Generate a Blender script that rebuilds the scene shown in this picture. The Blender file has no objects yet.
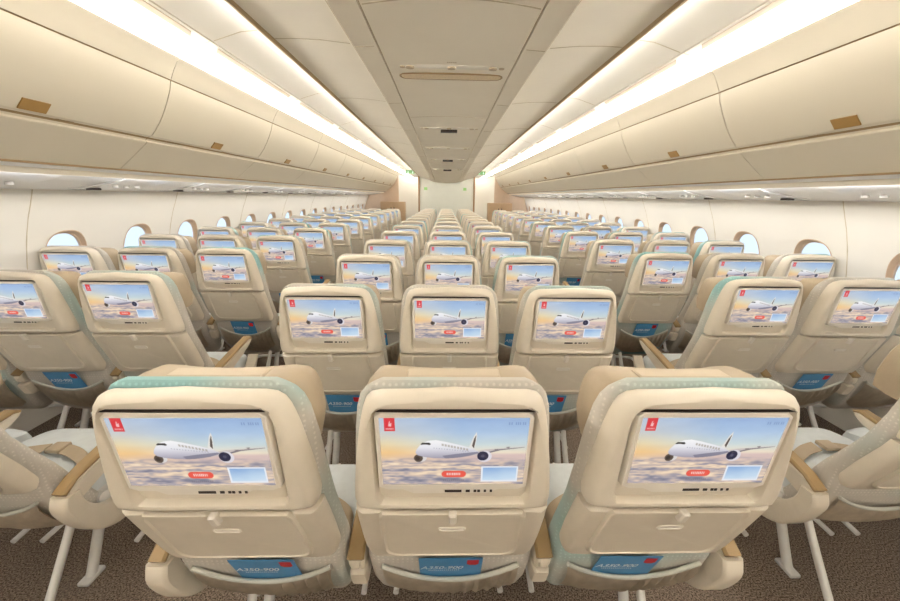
import bpy, bmesh, math, random
import numpy as np
from mathutils import Vector, Matrix
R = math.radians
random.seed(4)
sc = bpy.context.scene
COL = sc.collection
H = 1.52                     # eye height above the cabin floor

# ------------------------------------------------------------------ camera
cam_d = bpy.data.cameras.new('camera'); cam = bpy.data.objects.new('camera', cam_d); COL.objects.link(cam)
pitch, yaw, roll = .2687, .0258, .0147
fw = Vector((math.sin(yaw)*math.cos(pitch), math.cos(yaw)*math.cos(pitch), -math.sin(pitch)))
rt = Vector((math.cos(yaw), -math.sin(yaw), 0)); up = rt.cross(fw)
cr = rt*math.cos(roll) + up*math.sin(roll); cu = up*math.cos(roll) - rt*math.sin(roll)
M = Matrix((cr, cu, -fw)).transposed().to_4x4(); M.translation = Vector((-.0203, 0, H))
cam.matrix_world = M
cam_d.sensor_width = 36; cam_d.lens = 36*358.1/900
cam_d.shift_x = -4.17/900; cam_d.shift_y = -5.3/900
cam_d.clip_start = .02; cam_d.clip_end = 100
sc.camera = cam

# ------------------------------------------------------------------ world, exposure
w = bpy.data.worlds.new('sky'); sc.world = w; w.use_nodes = True
nt = w.node_tree; bg = nt.nodes['Background']
tc = nt.nodes.new('ShaderNodeTexCoord'); sx = nt.nodes.new('ShaderNodeSeparateXYZ'); ra = nt.nodes.new('ShaderNodeValToRGB')
nt.links.new(tc.outputs['Generated'], sx.inputs[0]); nt.links.new(sx.outputs['Z'], ra.inputs[0])
ra.color_ramp.elements[0].position = 0; ra.color_ramp.elements[0].color = (.62, .74, .90, 1)
ra.color_ramp.elements[1].position = .5; ra.color_ramp.elements[1].color = (.62, .76, 1, 1)
nt.links.new(ra.outputs[0], bg.inputs[0]); bg.inputs[1].default_value = 0.68
sc.view_settings.view_transform = 'Standard'; sc.view_settings.look = 'None'
sc.view_settings.gamma = 1; sc.view_settings.use_curve_mapping = False
sc.view_settings.exposure = 1.08
STRIP = 19.0                  # brightness of the cove light strips

# the sun outside, high and to the right of the aircraft
sd = bpy.data.lights.new('sun', 'SUN'); sun = bpy.data.objects.new('sun', sd); COL.objects.link(sun)
sd.energy = 2.0; sd.angle = R(4); sd.color = (1, .96, .9)
sun.rotation_euler = (R(12), R(-58), 0)

# ------------------------------------------------------------------ materials
def lin(c): return tuple(((v/255)/12.92 if v/255 <= .04045 else ((v/255+.055)/1.055)**2.4) for v in c)
def mat(name, rgb, rough=.5, var=.04, scale=12, metal=0, bump=0, bscale=200, spec=.5, coat=0):
    m = bpy.data.materials.new(name); m.use_nodes = True; n = m.node_tree.nodes; l = m.node_tree.links
    b = n['Principled BSDF']; c = lin(rgb)
    b.inputs['Roughness'].default_value = rough; b.inputs['Metallic'].default_value = metal
    b.inputs['Specular IOR Level'].default_value = spec
    if coat: b.inputs['Coat Weight'].default_value = coat; b.inputs['Coat Roughness'].default_value = .15
    t = n.new('ShaderNodeTexCoord'); z = n.new('ShaderNodeTexNoise'); z.inputs['Scale'].default_value = scale; z.inputs['Detail'].default_value = 4
    l.new(t.outputs['Object'], z.inputs['Vector'])
    r = n.new('ShaderNodeValToRGB'); r.color_ramp.elements[0].position = .3; r.color_ramp.elements[1].position = .7
    r.color_ramp.elements[0].color = tuple(v*(1-var) for v in c)+(1,); r.color_ramp.elements[1].color = tuple(min(1, v*(1+var)) for v in c)+(1,)
    l.new(z.outputs['Fac'], r.inputs[0]); l.new(r.outputs[0], b.inputs['Base Color'])
    if bump:
        z2 = n.new('ShaderNodeTexNoise'); z2.inputs['Scale'].default_value = bscale; bu = n.new('ShaderNodeBump')
        bu.inputs['Strength'].default_value = bump; bu.inputs['Distance'].default_value = .002
        l.new(t.outputs['Object'], z2.inputs['Vector']); l.new(z2.outputs['Fac'], bu.inputs['Height']); l.new(bu.outputs[0], b.inputs['Normal'])
    return m
def emis(name, rgb, s):
    m = bpy.data.materials.new(name); m.use_nodes = True; n = m.node_tree.nodes
    n.clear(); e = n.new('ShaderNodeEmission'); o = n.new('ShaderNodeOutputMaterial')
    e.inputs[0].default_value = (*rgb, 1); e.inputs[1].default_value = s; m.node_tree.links.new(e.outputs[0], o.inputs[0]); return m
def fabric():
    m = bpy.data.materials.new('seat_fabric'); m.use_nodes = True; n = m.node_tree.nodes; l = m.node_tree.links
    b = n['Principled BSDF']; b.inputs['Roughness'].default_value = .9; b.inputs['Specular IOR Level'].default_value = .2
    t = n.new('ShaderNodeTexCoord'); oi = n.new('ShaderNodeObjectInfo')
    z = n.new('ShaderNodeTexNoise'); z.inputs['Scale'].default_value = 2.6; z.inputs['Detail'].default_value = 1; z.noise_dimensions = '4D'
    l.new(t.outputs['Object'], z.inputs['Vector']); mw = n.new('ShaderNodeMath'); mw.operation = 'MULTIPLY'; mw.inputs[1].default_value = 40
    l.new(oi.outputs['Random'], mw.inputs[0]); l.new(mw.outputs[0], z.inputs['W'])
    cs_ = n.new('ShaderNodeSeparateColor'); l.new(oi.outputs['Color'], cs_.inputs[0])
    sz = n.new('ShaderNodeSeparateXYZ'); l.new(t.outputs['Object'], sz.inputs[0])
    mr = n.new('ShaderNodeMapRange'); mr.inputs['From Min'].default_value = .98; mr.inputs['From Max'].default_value = 1.12; l.new(sz.outputs['Z'], mr.inputs['Value'])
    m1 = n.new('ShaderNodeMath'); m1.operation = 'MULTIPLY'; l.new(mr.outputs[0], m1.inputs[0]); l.new(cs_.outputs[0], m1.inputs[1])     # red: teal yoke woven round the top
    m2 = n.new('ShaderNodeMath'); m2.operation = 'ADD'; l.new(z.outputs['Fac'], m2.inputs[0]); l.new(m1.outputs[0], m2.inputs[1])
    m3 = n.new('ShaderNodeMath'); m3.operation = 'ADD'; l.new(m2.outputs[0], m3.inputs[0]); l.new(cs_.outputs[1], m3.inputs[1])            # green: teal patches overall
    r = n.new('ShaderNodeValToRGB'); r.color_ramp.elements[0].position = .55; r.color_ramp.elements[1].position = .78
    r.color_ramp.elements[0].color = lin((216, 210, 200))+(1,); r.color_ramp.elements[1].color = lin((160, 202, 202))+(1,)
    l.new(m3.outputs[0], r.inputs[0])
    v = n.new('ShaderNodeTexVoronoi'); v.inputs['Scale'].default_value = 75; v.inputs['Randomness'].default_value = .15
    l.new(t.outputs['Object'], v.inputs['Vector'])
    r2 = n.new('ShaderNodeValToRGB'); r2.color_ramp.elements[0].position = .18; r2.color_ramp.elements[1].position = .30
    r2.color_ramp.elements[0].color = (1, 1, 1, 1); r2.color_ramp.elements[1].color = (.80, .80, .80, 1)
    l.new(v.outputs['Distance'], r2.inputs[0])
    mx = n.new('ShaderNodeMix'); mx.data_type = 'RGBA'; mx.blend_type = 'MULTIPLY'; mx.inputs['Factor'].default_value = .8
    l.new(r.outputs[0], mx.inputs['A']); l.new(r2.outputs[0], mx.inputs['B']); l.new(mx.outputs['Result'], b.inputs['Base Color'])
    bu = n.new('ShaderNodeBump'); bu.inputs['Strength'].default_value = .4; bu.inputs['Distance'].default_value = .002
    l.new(v.outputs['Distance'], bu.inputs['Height']); l.new(bu.outputs[0], b.inputs['Normal'])
    return m
def carpet():
    m = bpy.data.materials.new('carpet'); m.use_nodes = True; n = m.node_tree.nodes; l = m.node_tree.links
    b = n['Principled BSDF']; b.inputs['Roughness'].default_value = 1; b.inputs['Specular IOR Level'].default_value = .1
    t = n.new('ShaderNodeTexCoord'); z = n.new('ShaderNodeTexNoise'); z.inputs['Scale'].default_value = 170; z.inputs['Detail'].default_value = 5
    l.new(t.outputs['Object'], z.inputs['Vector'])
    r = n.new('ShaderNodeValToRGB'); r.color_ramp.elements[0].position = .38; r.color_ramp.elements[1].position = .62
    r.color_ramp.elements[0].color = lin((66, 56, 48))+(1,); r.color_ramp.elements[1].color = lin((150, 134, 120))+(1,)
    l.new(z.outputs['Fac'], r.inputs[0]); l.new(r.outputs[0], b.inputs['Base Color'])
    bu = n.new('ShaderNodeBump'); bu.inputs['Strength'].default_value = .3; bu.inputs['Distance'].default_value = .003
    l.new(z.outputs['Fac'], bu.inputs['Height']); l.new(bu.outputs[0], b.inputs['Normal'])
    return m
MT = dict(
    wall=mat('wall_panel', (235, 231, 222), .5, .015, 3),
    ceil=mat('ceiling_panel', (250, 244, 230), .55, .015, 3),
    ceilb=mat('cove_panel', (244, 240, 230), .5, .01, 3),
    bin=mat('bin_plastic', (226, 218, 200), .42, .012, 2),
    groove=mat('shadow_gap_brown', (158, 134, 98), .8),  # brown tone stands in for shade in the gaps between bin panels
    seam=mat('panel_seam', (206, 194, 170), .7), cgroove=mat('ceiling_joint', (190, 168, 132), .7),
    latch=mat('latch_bronze', (178, 142, 84), .35, .04, 20, .3),
    psu=mat('glossy_service_panel', (236, 236, 236), .22, .02, 5),
    reveal=mat('window_reveal', (206, 178, 150), .6),
    shell=mat('seat_shell_plastic', (224, 214, 197), .38, .02, 30, bump=.05, bscale=400),
    bezel=mat('screen_bezel', (232, 225, 214), .35),
    dark=mat('dark_slot', (40, 30, 24), .5),
    fabric=fabric(),
    leather=mat('tan_leather', (180, 163, 138), .5, .05, 14, bump=.15, bscale=160),
    flap=mat('headrest_cover', (198, 182, 158), .55, .03, 14, bump=.1),
    armpad=mat('armrest_pad', (158, 132, 92), .4, .05, 25),
    pocket=mat('pocket_cloth', (196, 182, 162), .85, .1, 26, bump=.5, bscale=60),
    piping=mat('pocket_piping', (196, 196, 186), .7),
    cushion=mat('seat_cushion_cloth', (214, 220, 222), .8, .05, 20, bump=.2),
    metal=mat('leg_aluminium', (228, 227, 224), .35, .03, 20, .2),
    card=mat('card_blue', (74, 146, 200), .45, .06, 14),
    red=mat('card_red', (205, 32, 44), .45),
    white=mat('print_white', (225, 238, 245), .5),
    tan=mat('bulkhead_laminate', (206, 184, 162), .5, .05, 5),
    tan2=mat('cabinet_laminate', (182, 154, 122), .5, .05, 5),
    part=mat('partition_panel', (222, 226, 218), .35, .02, 4),
    trimb=mat('partition_edge', (160, 128, 96), .5),
    lens=mat('lamp_lens', (226, 206, 170), .3, .12, 90),
    carpet=carpet(),
    strip=emis('cove_light', (1, .94, .85), STRIP),
    cove=emis('valance_light', (1, .95, .88), 6.5),
    washl=emis('wall_wash_light_left', (1, .98, .95), 17.0), washr=emis('wall_wash_light_right', (1, .98, .95), 25.0),
    green=emis('exit_sign_green', (.28, .50, .20), .5),
    pgreen=mat('placard_green', (150, 205, 130), .5),
    signw=emis('exit_sign_white', (.8, 1, .8), .8),
    apron=mat('airfield_concrete', (190, 192, 196), .9, .05, .4),
)
g = bpy.data.materials.new('window_glass'); g.use_nodes = True
gb = g.node_tree.nodes['Principled BSDF']; gb.inputs['Transmission Weight'].default_value = 1; gb.inputs['Roughness'].default_value = 0; gb.inputs['IOR'].default_value = 1.03
gb.inputs['Base Color'].default_value = (.96, .98, 1, 1)
MT['glass'] = g

# ------------------------------------------------------------------ mesh helpers
def mesh_obj(name, bm, m, parent=None, smooth=35, loc=None):
    me = bpy.data.meshes.new(name)
    bmesh.ops.recalc_face_normals(bm, faces=bm.faces[:])
    bm.to_mesh(me); bm.free()
    for x in (m if isinstance(m, (list, tuple)) else [m]): me.materials.append(x)
    if smooth:
        for p in me.polygons: p.use_smooth = True
        me.set_sharp_from_angle(angle=R(smooth))
    o = bpy.data.objects.new(name, me); COL.objects.link(o)
    if parent: o.parent = parent
    if loc: o.location = loc
    return o
def struct(o, ): o['kind'] = 'structure'; return o
def tag(o, label, cat, group=None):
    o['label'] = label; o['category'] = cat
    if group: o['group'] = group
    return o
def empty(name, loc):
    o = bpy.data.objects.new(name, None); COL.objects.link(o); o.location = loc; o.empty_display_size = .1; return o
def box(bm, x0, x1, y0, y1, z0, z1, bev=0, mi=0, seg=2):
    vs = [bm.verts.new((x, y, z)) for x in (x0, x1) for y in (y0, y1) for z in (z0, z1)]
    fs = [bm.faces.new([vs[i] for i in q]) for q in ((0,1,3,2),(4,6,7,5),(0,4,5,1),(2,3,7,6),(0,2,6,4),(1,5,7,3))]
    for f in fs: f.material_index = mi
    if bev:
        es = list({e for f in fs for e in f.edges})
        r = bmesh.ops.bevel(bm, geom=es, offset=bev, segments=seg, affect='EDGES', profile=.5)
        for f in r['faces']: f.material_index = mi
    return vs
def star(poly, N=64, c=None):
    """resample a star-shaped closed outline at N even angles about c (corner vertices kept approximately)"""
    P = np.array(poly, float); c = np.array(c if c is not None else P.mean(0)); out = []
    for k in range(N):
        a = 2*math.pi*k/N; d = np.array((math.cos(a), math.sin(a))); best = None
        for i in range(len(P)):
            p, q = P[i]-c, P[(i+1) % len(P)]-c; e = q-p; den = d[0]*(-e[1])+d[1]*e[0]
            if abs(den) < 1e-12: continue
            t = (p[0]*(-e[1])+p[1]*e[0])/den; s = (d[0]*p[1]-d[1]*p[0])/den
            if t > 0 and -1e-6 <= s <= 1+1e-6 and (best is None or t > best): best = t
        out.append(tuple(c+d*best))
    return out
def rrect(x0, x1, z0, z1, r, n=6):
    p = []
    for cx, cz, a0 in ((x1-r, z1-r, 0), (x0+r, z1-r, 90), (x0+r, z0+r, 180), (x1-r, z0+r, 270)):
        for k in range(n+1): a = R(a0+90*k/n); p.append((cx+r*math.cos(a), cz+r*math.sin(a)))
    return p
def inset(poly, d, c=None):
    P = np.array(poly, float); n = len(P); out = []
    for i in range(n):
        a, b = P[i-1], P[(i+1) % n]; t = b-a; L = np.hypot(*t)+1e-12; nn = np.array((-t[1], t[0]))/L; out.append(tuple(P[i]+nn*d))
    return out   # positive d shrinks a counter-clockwise outline
def loft(bm, rings, cap0=True, cap1=True, mi=0):
    vr = [[bm.verts.new(p) for p in r] for r in rings]; n = len(vr[0])
    for a, b in zip(vr, vr[1:]):
        for i in range(n):
            f = bm.faces.new((a[i], a[(i+1) % n], b[(i+1) % n], b[i])); f.material_index = mi
    if cap0: bm.faces.new(vr[0]).material_index = mi
    if cap1: bm.faces.new(list(reversed(vr[-1]))).material_index = mi
    return vr
def ysh(z):
    v = np.interp(z, [.20, .24, .30, .36, .42, .49, .55, .584, .845, 1.112, 1.2], [.335, .288, .238, .204, .178, .153, .135, .124, .027, 0, -.009])   # how the back of the seat leans
    return float(v) if np.ndim(v) == 0 else v
def ring(poly, y, zr=None): return [(x, y+ysh(z), z) for x, z in poly]
def ringt(poly, y): return [(x, (y if z < 1.06 or y < 0 else y*(1-.55*min(1, (z-1.06)/.08)*max(0, 1-(abs(x)/.2)**4)))+ysh(z), z) for x, z in poly]
def tube(bm, pts, r, n=10, mi=0, closed=False):
    pts = [Vector(p) for p in pts]; rings = []
    rs = r if isinstance(r, (list, tuple)) else [r]*len(pts)
    prev = None
    for i, p in enumerate(pts):
        t = (pts[min(i+1, len(pts)-1)]-pts[max(i-1, 0)]).normalized()
        if prev is None:
            u = t.orthogonal().normalized()
        else: u = (prev-t*prev.dot(t)).normalized()
        prev = u; v = t.cross(u)
        rings.append([tuple(p+(u*math.cos(2*math.pi*k/n)+v*math.sin(2*math.pi*k/n))*rs[i]) for k in range(n)])
    loft(bm, rings, mi=mi)
def smooth_path(pts, n=6):
    P = [Vector(p) for p in pts]; out = []
    for i in range(len(P)-1):
        a, b, c, d = P[max(i-1, 0)], P[i], P[i+1], P[min(i+2, len(P)-1)]
        for k in range(n):
            t = k/n; out.append(.5*((2*b)+(c-a)*t+(2*a-5*b+4*c-d)*t*t+(3*b-a-3*c+d)*t**3))
    out.append(P[-1]); return out
def prism_y(bm, poly, y0, y1, mi=0):            # outline (x,z) pushed along the cabin
    loft(bm, [[(x, y0, z) for x, z in poly], [(x, y1, z) for x, z in poly]], mi=mi)
def prism_x(bm, poly, x0, x1, bev=.006, mi=0):  # outline (y,z) pushed sideways, rounded rims (bevel rings)
    ii = inset(poly, bev)
    loft(bm, [[(x0, y, z) for y, z in ii], [(x0+bev, y, z) for y, z in poly], [(x1-bev, y, z) for y, z in poly], [(x1, y, z) for y, z in ii]], mi=mi)
def thick(bm, line, y0, y1, t, s=1, mi=0):      # an open (x,z) line given thickness t away from the cabin
    P = [np.array(p) for p in line]; off = []
    for i, p in enumerate(P):
        d = P[min(i+1, len(P)-1)]-P[max(i-1, 0)]; d = d/np.hypot(*d); off.append(p+np.array((-d[1], d[0]))*t)
    poly = [(s*p[0], p[1]) for p in P]+[(s*p[0], p[1]) for p in reversed(off)]
    prism_y(bm, poly, y0, y1, mi)

# ------------------------------------------------------------------ the cabin shell
Y0, Y1 = -3.5, 17.0
def wx(z): return float(np.interp(z, [0, .3, .6, .9, 1.03, 1.2, 1.35, 1.52], [2.74, 2.82, 2.85, 2.835, 2.81, 2.765, 2.71, 2.63]))
bm = bmesh.new(); box(bm, -2.9, 2.9, Y0, Y1, -.06, 0)
struct(mesh_obj('floor', bm, MT['carpet'], smooth=0))

WZ, WHW, WHH = 1.03, .155, .215
def sup(a, hw, hh, e=2.6):
    c, s = math.cos(a), math.sin(a); k = (abs(c/hw)**e+abs(s/hh)**e)**(-1/e); return c*k, s*k
BAY = .635
def wall(side, yw):
    s = -1 if side == 'left' else 1; bm = bmesh.new()
    ks = range(-3, 16)
    zlo, zhi = 0.0, 1.535
    cols = []
    for k in ks:
        yc = yw+BAY*k
        A = sorted([2*math.pi*i/56 for i in range(56)]+[math.atan2(z-WZ, sg*BAY/2) % (2*math.pi) for z in (zlo, zhi) for sg in (1, -1)])
        rings = []
        for t in (0, .12, .35, .7, 1):
            rg = []
            for a in A:
                x0, z0 = sup(a, WHW, WHH); c, q = math.cos(a), math.sin(a)
                kk = min((BAY/2)/abs(c) if abs(c) > 1e-9 else 1e9, ((zhi-WZ) if q > 0 else (WZ-zlo))/abs(q) if abs(q) > 1e-9 else 1e9)
                y, z = x0+(c*kk-x0)*t, z0+(q*kk-z0)*t
                rg.append((s*wx(WZ+z), yc+y, WZ+z))
            rings.append(rg)
        loft(bm, rings, False, False)
    ya, yb = yw+BAY*(ks[0]-.5), yw+BAY*(ks[-1]+.5)
    for u, v in ((Y0, ya), (yb, Y1)):
        zz = np.linspace(zlo, zhi, 12)
        for z, z2 in zip(zz, zz[1:]): bm.faces.new([bm.verts.new(p) for p in ((s*wx(z), u, z), (s*wx(z), v, z), (s*wx(z2), v, z2), (s*wx(z2), u, z2))])
    bmesh.ops.remove_doubles(bm, verts=bm.verts[:], dist=.0004)
    W = struct(mesh_obj('wall_'+side, bm, MT['wall'], smooth=40))
    # seams between the wall panels
    for q in range(-1, 8):
        y = 2.385+.03+1.27*q; bm = bmesh.new(); pl = []
        zz = np.linspace(.3, 1.53, 14)
        for z in zz: pl.append((s*(wx(z)-.0015), y, z))
        rg = [[(x, y-.0025, z), (x, y+.0025, z), (x+s*.006, y+.0025, z), (x+s*.006, y-.0025, z)] for x, y, z in pl]
        loft(bm, rg); struct(mesh_obj('panel_seam', bm, MT['seam'], W))
    wins = []
    for n, k in enumerate(ks):
        yc = yw+BAY*k; root = empty('window_%d' % (n+1+(0 if s < 0 else len(ks))), (s*2.81, yc, WZ)); struct(root)
        N = 48; A = [2*math.pi*i/N for i in range(N)]; bm = bmesh.new(); rings = []
        for hw, hh, dx, fl in ((.158, .218, -.004, 1), (.153, .213, -.006, 1), (.149, .209, -.002, 1), (.141, .201, .006, 0), (.134, .193, .009, 0), (.134, .193, .026, 0)):
            rg = []
            for a in A:
                y, z = sup(a, hw, hh); rg.append((s*((wx(WZ+z)-2.81)*(1 if fl else .6)+dx), y, z))
            rings.append(rg)
        loft(bm, rings, False, False); struct(mesh_obj('window_frame', bm, MT['reveal'], root))
        bm = bmesh.new(); loft(bm, [[(s*(.011+(wx(WZ+z)-2.81)*.6), y, z) for y, z in (sup(a, .136, .195) for a in A)], [(s*(.015+(wx(WZ+z)-2.81)*.6), y, z) for y, z in (sup(a, .136, .195) for a in A)]])
        struct(mesh_obj('window_pane', bm, MT['glass'], root))
        # outer skin ring that closes the cavity round the pane
        bm = bmesh.new(); loft(bm, [[(s*(dd+(wx(WZ+z)-2.81)*.6), y, z) for y, z in (sup(a, hw, hh) for a in A)] for hw, hh, dd in ((.134, .193, .026), (.24, .30, .034))], False, False)
        struct(mesh_obj('window_skin', bm, MT['wall'], root))
    return W
wall('left', 2.672); wall('right', 2.660)
for nm, y, in (('wall_back', Y0), ('wall_front', Y1)):
    bm = bmesh.new(); box(bm, -2.9, 2.9, y-.05 if y < 0 else y, y if y < 0 else y+.05, 0, 2.7); struct(mesh_obj(nm, bm, MT['wall'], smooth=0))

# ceiling: half profile (|x|, height above eye), drop at the far end
prof = [(0, .845, .36), (.20, .843, .35), (.418, .838, .335), (.420, .850, .335), (.427, .850, .33), (.429, .838, .33), (.560, .830, .30), (.563, .838, .30), (.569, .840, .30),
        (.572, .846, .295), (.75, .862, .25), (.90, .866, .21), (1.014, .862, .17), (1.030, .850, .16), (1.042, .852, .15), (1.046, .90, .06), (1.07, .905, .02),
        (1.20, .892, .0), (1.368, .841, 0), (1.370, .847, 0), (1.377, .847, 0), (1.379, .839, 0), (1.44, .828, 0), (1.50, .818, 0), (1.545, .812, 0)]
def sag(Y): return float(np.interp(Y, [-9, 3.0, 5.1, 7.5, 10, 14, 30], [0, 0, .10, .28, .50, 1, 1]))
def cprof(x, Y):
    xs = [p[0] for p in prof]; z = np.interp(abs(x), xs, [p[1] for p in prof]); d = np.interp(abs(x), xs, [p[2] for p in prof]); return H+float(z-d*sag(Y))
full = [(-x, z, d) for x, z, d in reversed(prof[1:])]+prof
ys = [Y0, 0, 3, 4, 5.1, 6.3, 7.5, 8.7, 10, 12, 14]
bm = bmesh.new()
rows = [[bm.verts.new((x, Y, H+z-d*sag(Y))) for x, z, d in full] for Y in ys]
for a, b in zip(rows, rows[1:]):
    for i in range(len(full)-1):
        f = bm.faces.new((a[i], a[i+1], b[i+1], b[i]))
        xm = abs(full[i][0]+full[i+1][0])/2
        f.material_index = 2 if (abs(xm-.4235) < .0035 or .560 < xm < .570 or 1.01 < xm < 1.047 or 1.369 < xm < 1.378) else (1 if xm > 1.05 else 0)
CE = struct(mesh_obj('ceiling', bm, [MT['ceil'], MT['ceilb'], MT['cgroove']], smooth=25))
# beyond the partition the ceiling goes on over the galley
bm = bmesh.new(); box(bm, -1.505, 1.505, 14, Y1, H+.80, H+.84); struct(mesh_obj('galley_ceiling', bm, MT['ceilb'], CE, smooth=0))
# crown above the bins closing the shell
for s in (-1, 1):
    bm = bmesh.new(); thick(bm, [(1.540, H+.815), (1.56, H+.86), (2.2, H+.9), (2.80, H+.62), (2.82, H+.02)], Y0, Y1, .03, s); struct(mesh_obj('crown_lining', bm, MT['wall'], CE, smooth=0))
    # ceiling panel seams
for q in range(-1, 8):
    y = 2.40+1.27*q; bm = bmesh.new(); xs = np.concatenate([np.linspace(-1.49, -1.06, 10), ])
    def seam(xa, xb, bow=0):
        X = np.linspace(xa, xb, 15); rg = []
        for i, x in enumerate(X):
            t = (i/14-.5)*2; yy = y+bow*(1-t*t); z = cprof(x, yy)
            rg.append([(x, yy-.003, z-.0015), (x, yy+.003, z-.0015), (x, yy+.003, z+.01), (x, yy-.003, z+.01)])
        loft(bm, rg)
    for s in (-1, 1):
        seam(s*.585, s*1.01); seam(s*.445, s*.555); seam(s*1.385, s*1.495); seam(s*1.075, s*1.36)
    o = struct(mesh_obj('panel_seam', bm, MT['seam'], CE, smooth=0))
for y in (1.93, 4.25, 6.3, 8.4):
    bm = bmesh.new(); X = np.linspace(-.41, .41, 15); rg = []
    for i, x in enumerate(X):
        yy = y-.10*(1-(x/.41)**2)*.6; z = cprof(x, yy); rg.append([(x, yy-.004, z-.0015), (x, yy+.004, z-.0015), (x, yy+.004, z+.01), (x, yy-.004, z+.01)])
    loft(bm, rg); struct(mesh_obj('panel_seam', bm, MT['seam'], CE, smooth=0))

# air grilles beside the light strips
for s in (-1, 1):
    for q in range(-1, 9):
        y0 = 2.40+1.27*q; bm = bmesh.new()
        def zz(x): return cprof(x, 0)-.002
        a, b = 1.395, 1.432
        yA, yB = y0+.09, y0+1.18
        pts = [(s*a, yA, zz(a)), (s*b, yA+.05, zz(b)), (s*b, yB, zz(b)), (s*a, yB-.05, zz(a))]
        loft(bm, [pts, [(x, y, z+.01) for x, y, z in pts]])
        o = mesh_obj('air_grille', bm, MT['leather'], smooth=0)
        side = 'left' if s < 0 else 'right'
        tag(o, 'long beige air grille beside the %s light strip, %s from the camera' % (side, ['foremost overhead', 'second', 'third', 'fourth', 'fifth', 'sixth', 'seventh', 'eighth', 'ninth', 'tenth'][q+1]), 'air grille', 'air grilles along the light strips')

# ordinals used in labels
ORD = ['first', 'second', 'third', 'fourth', 'fifth', 'sixth', 'seventh', 'eighth', 'ninth', 'tenth', 'eleventh', 'twelfth', 'thirteenth', 'fourteenth', 'fifteenth']

# cove light strips
for s in (-1, 1):
    bm = bmesh.new()
    P = [(1.495, .792), (1.545, .752)]
    loft(bm, [[(s*1.530, y, H+.808), (s*1.548, y, H+.754), (s*1.556, y, H+.756), (s*1.540, y, H+.810)] for y in (Y0+.05, 16.9)])
    o = mesh_obj('cove_light_strip', bm, MT['strip'], smooth=0)
    tag(o, 'long glowing white light strip above the %s overhead bins' % ('left' if s < 0 else 'right'), 'light strip')

# hidden strips on the outer face of the ceiling valance, washing the cove
for s in (-1, 1):
    bm = bmesh.new()
    loft(bm, [[(s*1.0475, y, H+.858-.15*sag(y)), (s*1.056, y, H+.858-.15*sag(y)), (s*1.056, y, H+.888-.13*sag(y)), (s*1.0475, y, H+.888-.13*sag(y))] for y in ys[:-1]+[13.8]])
    for f in bm.faces: f.material_index = 1 if all(abs(abs(v.co.x)-1.056) < 1e-4 for v in f.verts) else 0
    o = mesh_obj('valance_light_strip', bm, [MT['ceilb'], MT['cove']], smooth=0)
    tag(o, 'slim light strip behind the %s edge of the centre ceiling' % ('left' if s < 0 else 'right'), 'light strip')

# ------------------------------------------------------------------ overhead bins
door = [(1.634, .628), (1.647, .58), (1.679, .51), (1.708, .456), (1.739, .406), (1.775, .36), (1.805, .327)]
fas = [(1.558, .748), (1.580, .725), (1.605, .685), (1.631, .634)]
lip = [(1.803, .329), (1.833, .318), (1.846, .303), (1.838, .293)]
low = [(1.840, .290), (1.93, .217), (2.04, .130)]
up_ = lambda L: [(x, z+H) for x, z in L]
for s in (-1, 1):
    side = 'left' if s < 0 else 'right'
    for k in range(-2, 9):
        y0 = 2.385+1.27*(k-1); y1 = y0+1.27; gp = .004
        if y1 > 12.6: break
        root = empty('overhead_bin', (s*1.8, y0+.635, H+.30)); ox, oy, oz = root.location
        vis = 'ahead of' if k > 0 else 'above'
        order = ['behind the camera', 'right above the camera', 'nearest'] + ORD[1:]
        tag(root, 'cream overhead bin over the %s seats, %s' % (side, ('%s in the row from the camera' % ORD[k]) if k >= 0 else order[k+2]), 'overhead bin', 'overhead bins on the %s side' % side)
        def put(name, bm, m, par=root, sm=35):
            bmesh.ops.translate(bm, verts=bm.verts[:], vec=(-ox, -oy, -oz)); return mesh_obj(name, bm, m, par, sm)
        inner = up_([(1.572, .744), (1.646, .63), (1.70, .49), (1.80, .34), (1.86, .296), (2.045, .142), (2.45, .16), (2.70, .30), (2.60, .60), (2.30, .80), (1.72, .80)])
        bm = bmesh.new(); prism_y(bm, [(s*x, z) for x, z in inner], y0+.001, y1-.001); put('bin_body', bm, MT['groove'], sm=0)  # body coloured brown so the gaps between panels read as shadow
        bm = bmesh.new(); thick(bm, up_(fas), y0+gp*.6, y1-gp*.6, .012, s); put('upper_fascia', bm, MT['bin'])
        bm = bmesh.new(); thick(bm, up_(door), y0+gp, y1-gp, .012, s); d = put('bin_door', bm, MT['bin'])
        bm = bmesh.new(); thick(bm, up_(lip), y0+gp*.5, y1-gp*.5, .012, s); put('bin_lip', bm, MT['bin'])
        bm = bmesh.new(); thick(bm, up_(low), y0+gp*.5, y1-gp*.5, .012, s); put('lower_panel', bm, MT['bin'])
        # latch
        yl = y0+.615; bm = bmesh.new()
        a, b = np.array((1.768, .370)), np.array((1.802, .331)); n = np.array((-1, -.85)); n = n/np.hypot(*n)
        q = [a, b, b+n*.006, a+n*.006]
        loft(bm, [[(s*p[0], yy, H+p[1]) for p in q] for yy in (yl-.055, yl-.047, yl+.047, yl+.055)]); put('latch', bm, MT['latch'], d)
        if k <= 4:   # row numbers printed small on the lip
            bm = bmesh.new()
            for j in range(6):
                yy = yl+.12+j*.014; a = np.array((1.822, .3205)); box(bm, s*1.822-.006, s*1.822+.006, yy, yy+.007, H+.3185, H+.3200)
            put('seat_number_print', bm, MT['armpad'], d, 0)
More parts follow.
